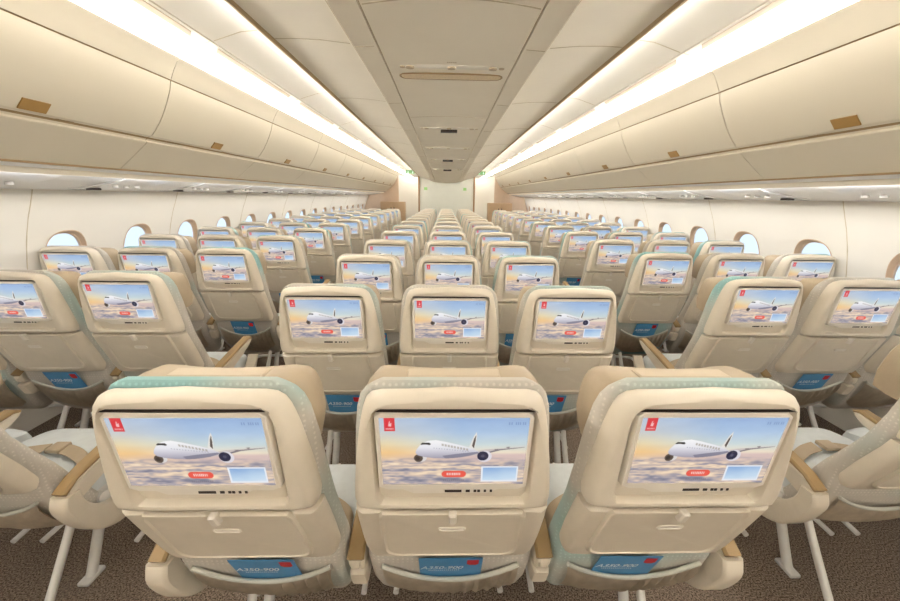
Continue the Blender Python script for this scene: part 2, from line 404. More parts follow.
# service channel under the bins
for s in (-1, 1):
    side = 'left' if s < 0 else 'right'
    chan = up_([(2.035, .134), (2.062, .110), (2.10, .112), (2.195, .072), (2.30, .056), (2.45, .026), (2.60, .010), (2.66, .004)])
    bm = bmesh.new(); thick(bm, chan, Y0, 12.5, .012, s)
    for v in bm.faces: v.material_index = 0
    struct(mesh_obj('trim_%d' % (1 if s < 0 else 2), bm, MT['psu'], smooth=30))
    bm = bmesh.new(); box(bm, s*2.035-.008, s*2.035+.008, Y0, 12.5, H+.127, H+.136); struct(mesh_obj('trim_%d' % (3 if s < 0 else 4), bm, MT['groove'], smooth=0))
    bm = bmesh.new(); vr = loft(bm, [[(s*2.085, y, H+.082), (s*2.102, y, H+.084), (s*2.102, y, H+.112), (s*2.085, y, H+.112)] for y in (Y0+.1, 12.4)])
    bm.faces.ensure_lookup_table()
    for f in bm.faces: f.material_index = 1 if all(abs(abs(v.co.x)-2.102) < 1e-4 for v in f.verts) else 0
    o = mesh_obj('wall_wash_strip', bm, [MT['bin'], MT['washl' if s < 0 else 'washr']], smooth=0); tag(o, 'thin light strip under the %s bins washing the window wall' % side, 'light strip')
    for k in range(0, 11):
        yc = .85+.8128*k+.28; root = empty('service_panel', (s*2.33, yc, H+.045))
        tag(root, 'glossy white service panel over the %s window seats, %s from the camera' % (side, ORD[k]), 'service panel', 'service panels under the %s bins' % side)
        bm = bmesh.new(); pts = [(2.14, .090), (2.20, .064), (2.33, .040), (2.45, .020), (2.55, .010)]
        loft(bm, [[(s*(x-2.33), yy, z-.045+dz) for x, z in pts for dz in (0,)]+[(s*(x-2.33), yy, z-.045+.02) for x, z in reversed(pts)] for yy in (-.2, .2)]); mesh_obj('panel', bm, MT['psu'], root)
        for j in (-1, 0, 1):
            bm = bmesh.new(); tube(bm, [(s*.0, j*.09, .0), (s*.0, j*.09, -.018)], .017, 12); mesh_obj('reading_light', bm, MT['psu'], root)
        bm = bmesh.new(); box(bm, s*.13-.02, s*.13+.02, -.15, -.08, -.036, -.024); mesh_obj('indicator_sign', bm, MT['dark'], root, 0)

# ------------------------------------------------------------------ units in the centre ceiling
def unit(Y, kind, label):
    z = cprof(0, Y); root = empty('ceiling_service_unit', (0.01, Y, z)); tag(root, label, 'ceiling unit', 'service units in the centre ceiling')
    root.rotation_euler.x = -math.atan((cprof(0, Y-.2)-cprof(0, Y+.2))/.4)
    if kind == 'lamp':
        bm = bmesh.new(); P = star(rrect(-.375, .375, -.066, .066, .064), 80, (0, 0))
        loft(bm, [[(x, y, .01) for x, y in P], [(x, y, -.008) for x, y in P], [(x, y, -.011) for x, y in inset(P, .007)], [(x, y, -.006) for x, y in inset(P, .014)]]); mesh_obj('lamp_frame', bm, MT['armpad'], root)
        bm = bmesh.new(); P2 = inset(P, .015); loft(bm, [[(x, y, .0) for x, y in P2], [(x, y, -.009) for x, y in P2]]); mesh_obj('lamp_lens', bm, MT['lens'], root)
    dy = -.19 if kind == 'lamp' else 0
    bm = bmesh.new(); P = star(rrect(-.385, .385, -.035+dy, .035+dy, .034), 80, (0, dy))
    loft(bm, [[(x, y, .01) for x, y in P], [(x, y, -.003) for x, y in P], [(x, y, -.006) for x, y in inset(P, .005)]]); mesh_obj('light_bar', bm, MT['ceilb'], root)
    for x in (-.28, 0, .28):
        bm = bmesh.new(); tube(bm, [(x, dy, 0), (x, dy, -.014)], .028, 16); tube(bm, [(x+(.06 if x > 0 else -.05)*(x != 0), dy, 0), (x+(.06 if x > 0 else -.05)*(x != 0), dy, -.011)], .018, 12); mesh_obj('reading_light', bm, MT['flap'], root)
    if kind == 'lamp':
        bm = bmesh.new()
        for j in range(5): box(bm, -.03+j*.013, -.022+j*.013, dy-.085, dy-.075, -.002, .002)
        mesh_obj('small_print', bm, MT['groove'], root, 0)
    elif kind == 'slot':
        bm = bmesh.new(); box(bm, -.105, .105, .10, .17, -.03, .01, .004); mesh_obj('monitor_slot', bm, MT['dark'], root)
unit(2.93, 'lamp', 'oval ceiling lamp with three reading lights, nearest unit of the centre ceiling')
unit(4.80, 'slot', 'ceiling unit with a dark slot, second along the centre ceiling')
unit(6.38, 'bar', 'ceiling reading light bar, third along the centre ceiling')
unit(7.8, 'slot', 'small far ceiling unit, fourth along the centre ceiling')
unit(9.7, 'slot', 'tiny far ceiling unit, last before the end partition')

# ------------------------------------------------------------------ far end
bm = bmesh.new(); P = [(-1.03, 0), (1.03, 0), (1.03, cprof(1.03, 14)), (.8, cprof(.8, 14)), (.4, cprof(.4, 14)), (0, cprof(0, 14)), (-.4, cprof(.4, 14)), (-.8, cprof(.8, 14)), (-1.03, cprof(1.03, 14))]
prism_y(bm, P, 13.95, 14.1); struct(mesh_obj('wall_partition', bm, MT['part'], smooth=0))
for s in (-1, 1):
    bm = bmesh.new(); box(bm, s*1.03-.03, s*1.03+.03, 13.9, 14.15, 0, cprof(1.03, 14)+.05); struct(mesh_obj('trim_%d' % (5 if s < 0 else 6), bm, MT['trimb'], smooth=0))
    side = 'left' if s < 0 else 'right'
    # bulkhead behind the last side row
    bm = bmesh.new(); P = [(s*x, z) for x, z in [(1.62, 0), (2.73, 0), (2.83, .6), (2.80, 1.03), (2.63, H), (2.63, H+.6), (1.62, H+.80)]]
    prism_y(bm, P, 12.58, 12.66); struct(mesh_obj('wall_bulkhead_'+side, bm, MT['tan'], smooth=0))
    root = empty('crew_cabinet', (s*1.78, 12.36, 0)); tag(root, 'tan laminate cabinet against the %s bulkhead at the far end' % side, 'cabinet')
    bm = bmesh.new(); box(bm, -.40, .40, -.15, .19, 0, 1.33, .01); mesh_obj('cabinet_body', bm, MT['tan2'], root)
    for j in (-1, 1):
        bm = bmesh.new(); box(bm, j*.195-.18, j*.195+.18, -.165, -.15, .95, 1.30, .004); dd = mesh_obj('cabinet_door', bm, MT['tan2'], root)
        bm = bmesh.new(); box(bm, j*.05-.012, j*.05+.012, -.18, -.165, 1.1, 1.16); mesh_obj('door_handle', bm, MT['dark'], dd, 0)
    # white end panel against the wall, with the bright slot of the door window
    # hanging exit signs over the aisles
    root = empty('exit_sign', (s*1.19 - .04, 12.7, H+.79)); tag(root, 'small green exit sign hanging over the %s aisle' % side, 'exit sign')
    bm = bmesh.new(); box(bm, -.15, .15, -.02, .02, -.075, .045, .01); mesh_obj('sign_face', bm, MT['green'], root)
    bm = bmesh.new()
    for dx in (-.09, .06):
        box(bm, dx, dx+.05, -.0215, -.019, -.05, -.035); box(bm, dx+.015, dx+.035, -.0215, -.019, -.035, .0); box(bm, dx+.018, dx+.034, -.0215, -.019, .006, .02)
    mesh_obj('running_figure', bm, MT['signw'], root, 0)
    bm = bmesh.new(); box(bm, -.01, .01, -.01, .01, .04, .08); mesh_obj('hanger', bm, MT['bezel'], root, 0)
    root = empty('exit_placard', (s*.73-.05, 13.945, H+.27)); tag(root, 'small green exit placard on the end partition, %s side' % side, 'sign')
    bm = bmesh.new(); box(bm, -.06, .06, -.012, .0, -.05, .05); mesh_obj('placard_face', bm, MT['pgreen'], root, 0)

# ------------------------------------------------------------------ the picture on every screen
GW, GH = 288, 162
def paint():
    W, Hh = GW*2, GH*2
    u, v = np.meshgrid((np.arange(W)+.5)/W, (np.arange(Hh)+.5)/Hh)      # v runs downwards
    rs = np.random.RandomState(3)
    def noise(fx, fy, seed):
        rr = np.random.RandomState(seed); g = rr.rand(fy+2, fx+2); x = u*fx; y = v*fy; i = x.astype(int); j = y.astype(int); a = x-i; b = y-j; a = a*a*(3-2*a); b = b*b*(3-2*b)
        return (g[j, i]*(1-a)+g[j, i+1]*a)*(1-b)+(g[j+1, i]*(1-a)+g[j+1, i+1]*a)*b
    def ramp(t, st):
        xs = [s[0] for s in st]; return np.stack([np.interp(t, xs, [s[1][k] for s in st]) for k in range(3)], -1)
    n1 = noise(4, 6, 1)*.5+noise(9, 12, 2)*.3+noise(20, 26, 5)*.2
    skyR = ramp(v, [(0, (158, 186, 226)), (.2, (176, 202, 232)), (.38, (206, 220, 222)), (.5, (240, 226, 202)), (.54, (222, 196, 190)), (1, (170, 160, 170))])
    skyL = ramp(v, [(0, (190, 205, 225)), (.2, (208, 212, 214)), (.36, (238, 222, 184)), (.5, (252, 208, 146)), (.62, (226, 196, 170)), (1, (170, 160, 165))])
    t = np.clip((u-.05)/.5, 0, 1)[..., None]; img = skyL*(1-t)+skyR*t
    img += ((n1-.5)*16)[..., None]*(v < .55)[..., None]
    cl = noise(5, 22, 7)*.4+noise(12, 44, 8)*.35+noise(30, 60, 9)*.25
    cc = ramp(cl, [(.2, (128, 128, 146)), (.38, (166, 160, 170)), (.52, (212, 192, 178)), (.68, (248, 222, 192)), (1, (255, 244, 224))])
    k = np.clip((v-.56+(n1-.5)*.1)/.1, 0, 1)[..., None]; img = img*(1-k)+cc*k
    def poly(P, col, al=1.0):
        m = np.zeros(u.shape, bool)
        for i in range(len(P)):
            (x0, y0), (x1, y1) = P[i-1], P[i]
            if y0 == y1: continue
            c = ((y0 > v) != (y1 > v)) & (u < (x1-x0)*(v-y0)/(y1-y0)+x0); m ^= c
        a = m[..., None]*al; colr = np.array(col, float) if not callable(col) else col(); img[:] = img*(1-a)+colr*a
    A = 16/9
    def ell(cx, cy, r, col, rx=1.0, al=1.0):
        m = (((u-cx)*A/rx)**2+(v-cy)**2 < r*r)[..., None]*al; img[:] = img*(1-m)+np.array(col, float)*m
    # tail
    poly([(.600, .44), (.632, .26), (.650, .20), (.655, .26), (.640, .45)], (236, 232, 226)); poly([(.622, .40), (.634, .30), (.648, .24), (.645, .33), (.636, .44)], (96, 84, 78))
    # far (right) wing
    poly([(.60, .50), (.72, .455), (.985, .415), (.985, .425), (.80, .46), (.66, .545), (.60, .55)], (206, 196, 192)); poly([(.66, .535), (.80, .457), (.985, .423), (.985, .428), (.82, .468), (.67, .55)], (122, 116, 124))
    for x in (.79, .87): poly([(x-.015, .452-(x-.79)*.4), (x+.015, .448-(x-.79)*.4), (x+.004, .485-(x-.79)*.5)], (140, 130, 132))
    # near engine at the left
    ell(.272, .575, .066, (226, 222, 220), 1.1); ell(.255, .585, .058, (96, 82, 72), .95); ell(.250, .59, .028, (60, 50, 46))
    # fuselage
    body = [(.235, .50), (.243, .455), (.262, .405), (.288, .355), (.325, .325), (.375, .315), (.45, .345), (.54, .390), (.60, .425), (.66, .475), (.675, .505), (.62, .545), (.55, .575), (.46, .590), (.36, .585), (.29, .565), (.25, .54)]
    sh = ramp(v, [(.30, (255, 255, 255)), (.42, (238, 238, 244)), (.50, (205, 203, 214)), (.59, (164, 160, 176))])
    poly(body, lambda: sh)
    poly([(.42, .55), (.52, .52), (.66, .49), (.675, .51), (.60, .555), (.50, .585), (.44, .59)], (120, 118, 138), .75)
    poly([(.272, .372), (.285, .352), (.330, .352), (.342, .372), (.335, .388), (.300, .378), (.275, .385)], (62, 60, 58))
    for i in range(9): poly([(.415+i*.021, .365+i*.009), (.429+i*.021, .371+i*.009), (.429+i*.021, .405+i*.009), (.415+i*.021, .399+i*.009)], (172, 164, 150), .75)
    for i in range(14): poly([(.36+i*.018, .425+i*.004), (.366+i*.018, .426+i*.004), (.366+i*.018, .44+i*.004), (.36+i*.018, .439+i*.004)], (140, 140, 155), .6)
    # right engine
    ell(.712, .56, .085, (228, 224, 232), 1.05); ell(.700, .555, .070, (42, 42, 70), 1.0); ell(.700, .555, .022, (90, 88, 110))
    # red logo square, white flourish and word line
    poly([(.033, 0), (.104, 0), (.104, .185), (.033, .185)], (222, 58, 66))
    poly([(.060, .115), (.066, .055), (.074, .035), (.071, .080), (.083, .068), (.080, .120)], (255, 225, 225), .85)
    for i in range(7): poly([(.043+i*.0075, .143), (.048+i*.0075, .143), (.048+i*.0075, .165), (.043+i*.0075, .165)], (255, 220, 220), .8)
    # clock and icons at the top right
    for x in (.862, .878, .908, .922, .936, .955, .968): poly([(x, .06), (x+.009, .06), (x+.009, .10), (x, .10)], (120, 146, 190), .7)
    # red button
    def pill(x0, x1, y0, y1, col):
        r = (y1-y0)/2; cy = (y0+y1)/2
        m = ((np.maximum(np.abs(u-(x0+x1)/2)-((x1-x0)/2-r/A), 0)*A)**2+(v-cy)**2 < r*r)[..., None]; img[:] = np.where(m, np.array(col, float), img)
    pill(.415, .588, .785, .885, (238, 92, 76))
    for i in range(8):
        x = .452+i*.0125; poly([(x, .815), (x+.008, .815), (x+.008, .855), (x, .855)], (255, 235, 230), .85)
    for i in range(11):
        x = .425+i*.0140; poly([(x, .920), (x+.009, .920), (x+.009, .95), (x, .95)], (110, 100, 110), .5)
    # inset picture
    poly([(.695, .715), (.955, .715), (.955, .96), (.695, .96)], (238, 242, 250))
    th = ramp(v*.8+u*.2+(n1-.5)*.12, [(.70, (140, 176, 222)), (.88, (196, 220, 242)), (.98, (226, 236, 248))])
    poly([(.706, .735), (.944, .735), (.944, .935), (.706, .935)], lambda: th)
    img[:] = np.clip(img, 0, 255)
    img = img.reshape(GH, 2, GW, 2, 3).mean((1, 3))/255
    return np.where(img <= .04045, img/12.92, ((img+.055)/1.055)**2.4)
PIC = paint()
def display_mesh(x0, x1, z0, z1, y, gw=GW, gh=GH):
    me = bpy.data.meshes.new('display'); pic = PIC.reshape(gh, GH//gh, gw, GW//gw, 3).mean((1, 3))
    X = np.linspace(x0, x1, gw+1); Z = np.linspace(z1, z0, gh+1); zz, xx = np.meshgrid(Z, X, indexing='ij')
    co = np.stack([xx, y+ysh(zz), zz], -1).reshape(-1, 3)
    i = np.arange(gh)[:, None]*(gw+1)+np.arange(gw)[None]; quad = np.stack([i, i+gw+1, i+gw+2, i+1], -1).reshape(-1, 4)
    me.from_pydata(co.tolist(), [], quad.tolist())
    at = me.color_attributes.new('picture', 'FLOAT_COLOR', 'CORNER')
    c = np.ones((gh*gw, 4, 4), np.float32); c[..., :3] = pic.reshape(-1, 1, 3); at.data.foreach_set('color', c.ravel())
    me.update(); return me
m = bpy.data.materials.new('screen_picture'); m.use_nodes = True; n = m.node_tree.nodes; b = n['Principled BSDF']
at = n.new('ShaderNodeVertexColor'); at.layer_name = 'picture'; b.inputs['Base Color'].default_value = (.02, .02, .02, 1); b.inputs['Roughness'].default_value = .35; b.inputs['Specular IOR Level'].default_value = .3
m.node_tree.links.new(at.outputs[0], b.inputs['Emission Color']); b.inputs['Emission Strength'].default_value = .44
MT['display'] = m

# ------------------------------------------------------------------ the seat
def build_seat():
    """all the parts of one seat at the origin; returns {name: (mesh, material, children)}"""
    T = []      # (key, name, object, parent key)
    def add(key, name, bm, m, par=None, sm=35):
        o = mesh_obj(name, bm, m, None, sm); T.append((key, name, o, par)); return o
    N = 72
    half = [(.0, 1.152), (.10, 1.152), (.145, 1.149), (.168, 1.140), (.182, 1.122), (.190, 1.09), (.198, 1.05), (.210, .97), (.218, .90), (.2205, .851)]
    out = [(x, z) for x, z in half[1:]]+[(.2, .844), (0, .844), (-.2, .844)]+[(-x, z) for x, z in reversed(half[1:])]+[(0, 1.158)]
    out = list(reversed(out))          # counter-clockwise
    c = (0, 1.00); O = star(out, N, c)
    # upper shell with the recess round the monitor
    rec = star(rrect(-.166, .166, .868, 1.121, .016), N, c); led = star(rrect(-.162, .162, .872, 1.118, .014), N, c)
    bm = bmesh.new()
    def sc_(P, f, cc=c): return [(cc[0]+(x-cc[0])*f, cc[1]+(z-cc[1])*f) for x, z in P]
    loft(bm, [ringt(sc_(O, .985), .052), ringt(O, .044), ringt(O, .026), ringt(sc_(O, .992), .013), ringt(sc_(O, .972), .002), ringt(sc_(O, .94), -.006), ring(sc_(O, .90), -.0095),
              ring(sc_(rec, 1.012), -.008), ring(rec, -.006), ring(led, .010)], cap0=True, cap1=True)
    add('shell', 'seat_back_shell', bm, MT['shell'])
    # monitor
    fr = star(rrect(-.1575, .1575, .915, 1.1145, .010), N, (0, 1.013)); bm = bmesh.new()
    loft(bm, [ring(fr, .009), ring(fr, -.008), ring(sc_(fr, .99, (0, 1.013)), -.0105)])
    add('mon', 'screen_monitor', bm, MT['bezel'])
    bm = bmesh.new(); loft(bm, [[(x, y+ysh(z), z) for x, y, z in ((-.1495, yy, 1.1055), (.1495, yy, 1.1055), (.1495, yy, .9295), (-.1495, yy, .9295))] for yy in (-.0105, -.0108)])
    add('bord', 'display_border', bm, MT['bezel'], 'mon', 0)
    me = display_mesh(-.148, .148, .931, 1.104, -.0112); me.materials.append(MT['display'])
    o = bpy.data.objects.new('display', me); COL.objects.link(o); T.append(('disp', 'display', o, 'mon'))
    me = display_mesh(-.148, .148, .931, 1.104, -.0112, 96, 54); me.materials.append(MT['display'])
    o = bpy.data.objects.new('display', me); COL.objects.link(o); T.append(('dispfar', 'display', o, 'mon'))
    # ports under the monitor
    bm = bmesh.new(); P = [(-.11, .915), (-.085, .902), (.075, .902), (.10, .915)]
    loft(bm, [ring(P, .006), ring(P, -.008)]); add('jack', 'port_strip', bm, MT['bezel'], 'shell', 0)
    bm = bmesh.new()
    for x0, x1 in ((-.018, .018), (.027, .036), (.044, .050), (.052, .058), (.066, .071), (.079, .084)):
        P = [(x0, .9115), (x0, .9055), (x1, .9055), (x1, .9115)]; loft(bm, [ring(P, -.0065), ring(P, -.0092)])
    add('port', 'port_sockets', bm, MT['dark'], 'shell', 0)
    bm = bmesh.new(); P = star(rrect(-.160, .160, 1.1135, 1.1185, .001), 24, (0, 1.116)); loft(bm, [ring(P, .0085), ring(P, -.0085)]); add('slot', 'monitor_gap', bm, MT['dark'], 'shell', 0)
    # lower half of the shell
    lo = [(-.2205, .841), (-.223, .79), (-.224, .70), (-.222, .63), (-.218, .600), (-.208, .586), (0, .584), (.208, .586), (.218, .600), (.222, .63), (.224, .70), (.223, .79), (.2205, .841)]
    c2 = (0, .712); L = star(lo, N, c2); bm = bmesh.new()
    loft(bm, [ring(sc_(L, .98, c2), .052), ring(L, .044), ring(L, .022), ring(sc_(L, .985, c2), .010), ring(sc_(L, .955, c2), .002), ring(sc_(L, .92, c2), -.002)]); add('low', 'lower_back_panel', bm, MT['shell'])
    tr = [(-.166, .8405)]+[(-.172+.034*(1-math.cos(R(a)))-.0, .650-.034*math.sin(R(a))) for a in range(0, 91, 15)]
    tr = tr+[(-x, z) for x, z in reversed(tr)]
    TP = star(tr, N, (0, .73)); bm = bmesh.new()
    loft(bm, [ring(TP, .0), ring(TP, -.006), ring(sc_(TP, .985, (0, .73)), -.0115), ring(sc_(TP, .955, (0, .73)), -.0125), ring(sc_(TP, .93, (0, .73)), -.009)]); add('tray', 'tray_table', bm, MT['shell'])
    bm = bmesh.new(); P = rrect(-.009, .009, .812, .848, .005); loft(bm, [ring(P, -.006), ring(P, -.020), ring(inset(P, .003), -.024)]); add('latch', 'tray_latch', bm, MT['bezel'], 'tray')
    bm = bmesh.new(); P = rrect(-.032, .032, .757, .775, .008); loft(bm, [ring(P, -.008), ring(P, -.0105), ring(inset(P, .002), -.0120), ring(inset(P, .004), -.0098)]); add('plate', 'label_plate', bm, MT['bezel'], 'tray')
    # upholstered back: rim visible round the shell, deep sides
    bm = bmesh.new(); rings = []
    for z, w_, yr, yf in ((1.157, .150, .060, .080), (1.155, .166, .050, .090), (1.147, .184, .044, .097), (1.128, .199, .042, .10), (1.09, .209, .042, .10), (1.0, .219, .042, .10), (.9, .227, .042, .10), (.8, .231, .042, .10),
                          (.70, .231, .042, .105), (.63, .231, .038, .11), (.58, .231, .018, .11), (.54, .231, .010, .11), (.49, .230, .008, .115), (.42, .229, .008, .12), (.36, .220, .008, .12), (.31, .205, .010, .11), (.27, .180, .014, .09), (.25, .15, .02, .06)):
        y = ysh(z); rr = min(.032, (yf-yr)*.48)
        rings.append([(px_, py_, z-.55*max(0, min(1, (z-1.02)/.11))*(py_-y-yr)) for px_, py_ in rrect(-w_, w_, y+yr, y+yf, rr, 7)])
    loft(bm, rings)
    add('back', 'backrest', bm, MT['fabric'])
    # headrest
    hd = star([(-.150, 1.134), (-.180, 1.127), (-.196, 1.107), (-.204, 1.07), (-.207, 1.0), (-.195, .94), (0, .93), (.195, .94), (.207, 1.0), (.204, 1.07), (.196, 1.107), (.180, 1.127), (.150, 1.134)], N, (0, 1.04))
    bm = bmesh.new(); ch = (0, 1.04)
    def hr(f, y, wing=0): return [(x, y+ysh(z)+wing*(abs(x)/.2)**2, z) for x, z in sc_(hd, f, ch)]
    loft(bm, [hr(.80, .092), hr(.96, .082), hr(1, .094), hr(1, .125, .012), hr(.96, .150, .035), hr(.88, .160, .045), hr(.6, .145, .02)]); add('head', 'headrest', bm, MT['leather'])
    bm = bmesh.new(); rings = []
    for x in (-.104, -.100, .100, .104):
        sh = .003 if abs(x) > .102 else 0
        rings.append([(x, y+.0, z) for y, z in ((.090, 1.080), (.078+sh, 1.105), (.081+sh, 1.130-sh), (.095, 1.1395-sh), (.130, 1.1385-sh), (.152-sh, 1.125), (.160-sh, 1.085), (.158, 1.02), (.140, 1.02), (.12, 1.08))])
    loft(bm, rings); add('flap', 'headrest_cover', bm, MT['flap'], 'head')
    # pocket under the shell
    bm = bmesh.new(); pk = []
    for i in range(33):
        t = i/16-1; top = .462+.065*t*t; pk.append((t*.190, top))
    rings = []
    nn = 33
    def prow(fz, y, gather):
        r = []
        for i, (x, zt) in enumerate(pk):
            t = i/16-1; zb = .285+.05*t*t; z = zt+(zb-zt)*fz
            gy = gather*math.sin(i*2.1)*(1 if i > 16 else .25); r.append((x*(1-.06*fz), y-.024+gy+.012*t*t+ysh(z), z))
        return r
    grid = [prow(0, .018, .001), prow(.05, .012, .003), prow(.16, .008, .006), prow(.32, .006, .006), prow(.5, .008, .006), prow(.7, .012, .005), prow(.88, .020, .003), prow(1, .032, .0)]
    vr = [[bm.verts.new(p) for p in r] for r in grid]
    for a, b_ in zip(vr, vr[1:]):
        for i in range(nn-1): bm.faces.new((a[i], a[i+1], b_[i+1], b_[i]))
    bmesh.ops.solidify(bm, geom=bm.faces[:], thickness=.004)
    add('pock', 'literature_pocket', bm, MT['pocket'])
    bm = bmesh.new(); tube(bm, [(x, -.010+ysh(z)+.012*(i/16-1)**2, z+.001) for i, (x, z) in enumerate(pk)], .0065, 8); add('pipe', 'pocket_edge', bm, MT['piping'], 'pock')
    # back web behind the pocket
    # cushion
    bm = bmesh.new(); Pc = star(rrect(-.226, .226, .255, .585, .05), N, (0, .42)); cc = (0, .42)
    def cr_(f, z, nose=0): return [(cc[0]+(x)*f, cc[1]+(y-cc[1])*f, z-(.03*max(0, (y-.45)/.12))*nose) for x, y in Pc]
    loft(bm, [cr_(.9, .418), cr_(.98, .428), cr_(1, .455), cr_(1, .49, 1), cr_(.97, .515, 1), cr_(.85, .528, .6), cr_(.5, .525)]); add('cush', 'seat_cushion', bm, MT['cushion'])
    for sgn, kk in ((-1, 'beltl'), (1, 'beltr')):
        bm = bmesh.new(); pth = smooth_path([(sgn*.215, .27, .47), (sgn*.20, .30, .535), (sgn*.12, .35, .545), (sgn*.03, .385, .540)], 6); rg = []
        for p in pth: rg.append([(p.x, p.y-.024, p.z), (p.x, p.y+.024, p.z+.004), (p.x, p.y+.024, p.z+.008), (p.x, p.y-.024, p.z+.004)])
        loft(bm, rg)
        if sgn > 0: box(bm, -.012, .045, .358, .412, .540, .556, .004)
        add(kk, 'seat_belt', bm, MT['leather'])
    # under frame
    bm = bmesh.new()
    for y in (.30, .47): tube(bm, [(-.235, y, .395), (.235, y, .395)], .022, 12)
    box(bm, -.215, .215, .28, .54, .395, .425, .008)
    add('base', 'seat_frame', bm, MT['metal'])
    # armrest between seats (local x = 0)
    def arm(x, w):
        bm = bmesh.new(); P = [(.150, .570), (.140, .54), (.15, .51), (.19, .505), (.30, .535), (.40, .565), (.47, .592), (.505, .612), (.51, .628), (.49, .634), (.38, .615), (.18, .580)]
        prism_x(bm, list(reversed(P))[::-1] if False else ccw(P), x-w/2, x+w/2, .007); return bm
    def pad(x, w):
        bm = bmesh.new(); P = [(.142, .550), (.19, .578), (.22, .583), (.38, .613), (.485, .630), (.508, .622), (.514, .632), (.49, .648), (.38, .633), (.22, .603), (.18, .592), (.132, .566)]
        prism_x(bm, ccw(P), x-w/2, x+w/2, .006); return bm
    def ccw(P):
        a = sum(P[i-1][0]*P[i][1]-P[i][0]*P[i-1][1] for i in range(len(P))); return P if a > 0 else list(reversed(P))
    def cap(x, w):
        bm = bmesh.new(); tube(bm, [(x-w*.5, .165, .535), (x-w*.4, .165, .535), (x+w*.4, .165, .535), (x+w*.5, .165, .535)], [.022, .028, .028, .022], 18); return bm
    add('arm', 'armrest', arm(0, .044), MT['shell']); add('pad', 'arm_pad', pad(0, .046), MT['armpad'], 'arm'); add('cap', 'pivot_cap', cap(0, .022), MT['shell'], 'arm')
    bm = bmesh.new()
    P = star(rrect(-.024, .024, .425, .50, .010), 32, (0, .46)); loft(bm, [[(a, .21, z) for a, z in P], [(a, .155+(.50-z)*.3, z) for a, z in P], [(a*.85, .145+(.50-z)*.3, .46+(z-.46)*.88) for a, z in P]]); add('hous', 'pivot_housing', bm, MT['shell'], 'arm')
    # aisle console: open crescent under the armrest
    Pout = [(.130, .550), (.118, .51), (.135, .45), (.17, .385), (.22, .33), (.285, .302), (.36, .31), (.44, .36), (.51, .44), (.545, .50)]
    Pin = [(.53, .505), (.47, .445), (.40, .402), (.335, .385), (.275, .398), (.225, .437), (.19, .49), (.18, .545)]
    bm = bmesh.new(); prof_ = Pout+Pin; x0, x1, bv = -.030, .030, .012
    n_ = 40
    def resamp(L, n):
        L = np.array([tuple(v)[:2] for v in smooth_path([(a, b, 0) for a, b in L], 6)]); d = np.concatenate([[0], np.cumsum(np.hypot(*np.diff(L, axis=0).T))]); t = np.linspace(0, d[-1], n); return np.stack([np.interp(t, d, L[:, 0]), np.interp(t, d, L[:, 1])], -1)
    a, b_ = resamp(Pout, n_), resamp(list(reversed(Pin)), n_)
    sec = []
    for p, q in zip(a, b_):
        m_ = (p+q)/2; r = []
        for xx, f in ((x0, .72), (x0+bv*.4, .92), (x0+bv, 1), (x1-bv, 1), (x1-bv*.4, .92), (x1, .72)): r.append((xx, *(m_+(p-m_)*f)))
        for xx, f in ((x1, .72), (x1-bv*.4, .92), (x1-bv, 1), (x0+bv, 1), (x0+bv*.4, .92), (x0, .72)): r.append((xx, *(m_+(q-m_)*f)))
        sec.append(r)
    loft(bm, sec); add('cons', 'aisle_console', bm, MT['shell'])
    # legs
    bm = bmesh.new(); tube(bm, smooth_path([(0, .43, .40), (0, .41, .28), (0, .35, .14), (0, .29, .012)]), [.018]*18+[.020], 12); box(bm, -.022, .022, .25, .33, 0, .018, .005); add('lf', 'leg', bm, MT['metal'])
    bm = bmesh.new(); tube(bm, smooth_path([(0, .33, .38), (0, .27, .27), (0, .18, .13), (0, .10, .012)]), .014, 12); box(bm, -.02, .02, .07, .13, 0, .018, .005); add('lr', 'leg', bm, MT['metal'])
    bm = bmesh.new(); tube(bm, [(0, .50, .38), (0, .42, .25), (0, .37, .16)], .013, 10); add('br', 'leg_brace', bm, MT['metal'])
    bm = bmesh.new(); tube(bm, smooth_path([(-.20, .40, .06), (-.19, .52, .07), (-.15, .60, .08), (.15, .60, .08), (.19, .52, .07), (.20, .40, .06)], 5), .011, 10); add('bar', 'baggage_bar', bm, MT['metal'])
    return T
T = build_seat(); KEY = {k: (nm, o, par) for k, nm, o, par in T}
UP = ['shell', 'mon', 'bord', 'disp', 'jack', 'port', 'slot', 'low', 'tray', 'latch', 'plate', 'back', 'head', 'flap', 'pock', 'pipe', 'cush', 'base', 'bar', 'beltl', 'beltr']
used = set(); TONE = None; rt_ = None
def take(key, root, dx=0, sup_=None, mirror=False):
    nm, o, par = KEY[key]
    if key in used: c = o.copy(); COL.objects.link(c)
    else: c = o; used.add(key)
    c.parent = sup_ if sup_ is not None else root
    c.location.x = dx; return c
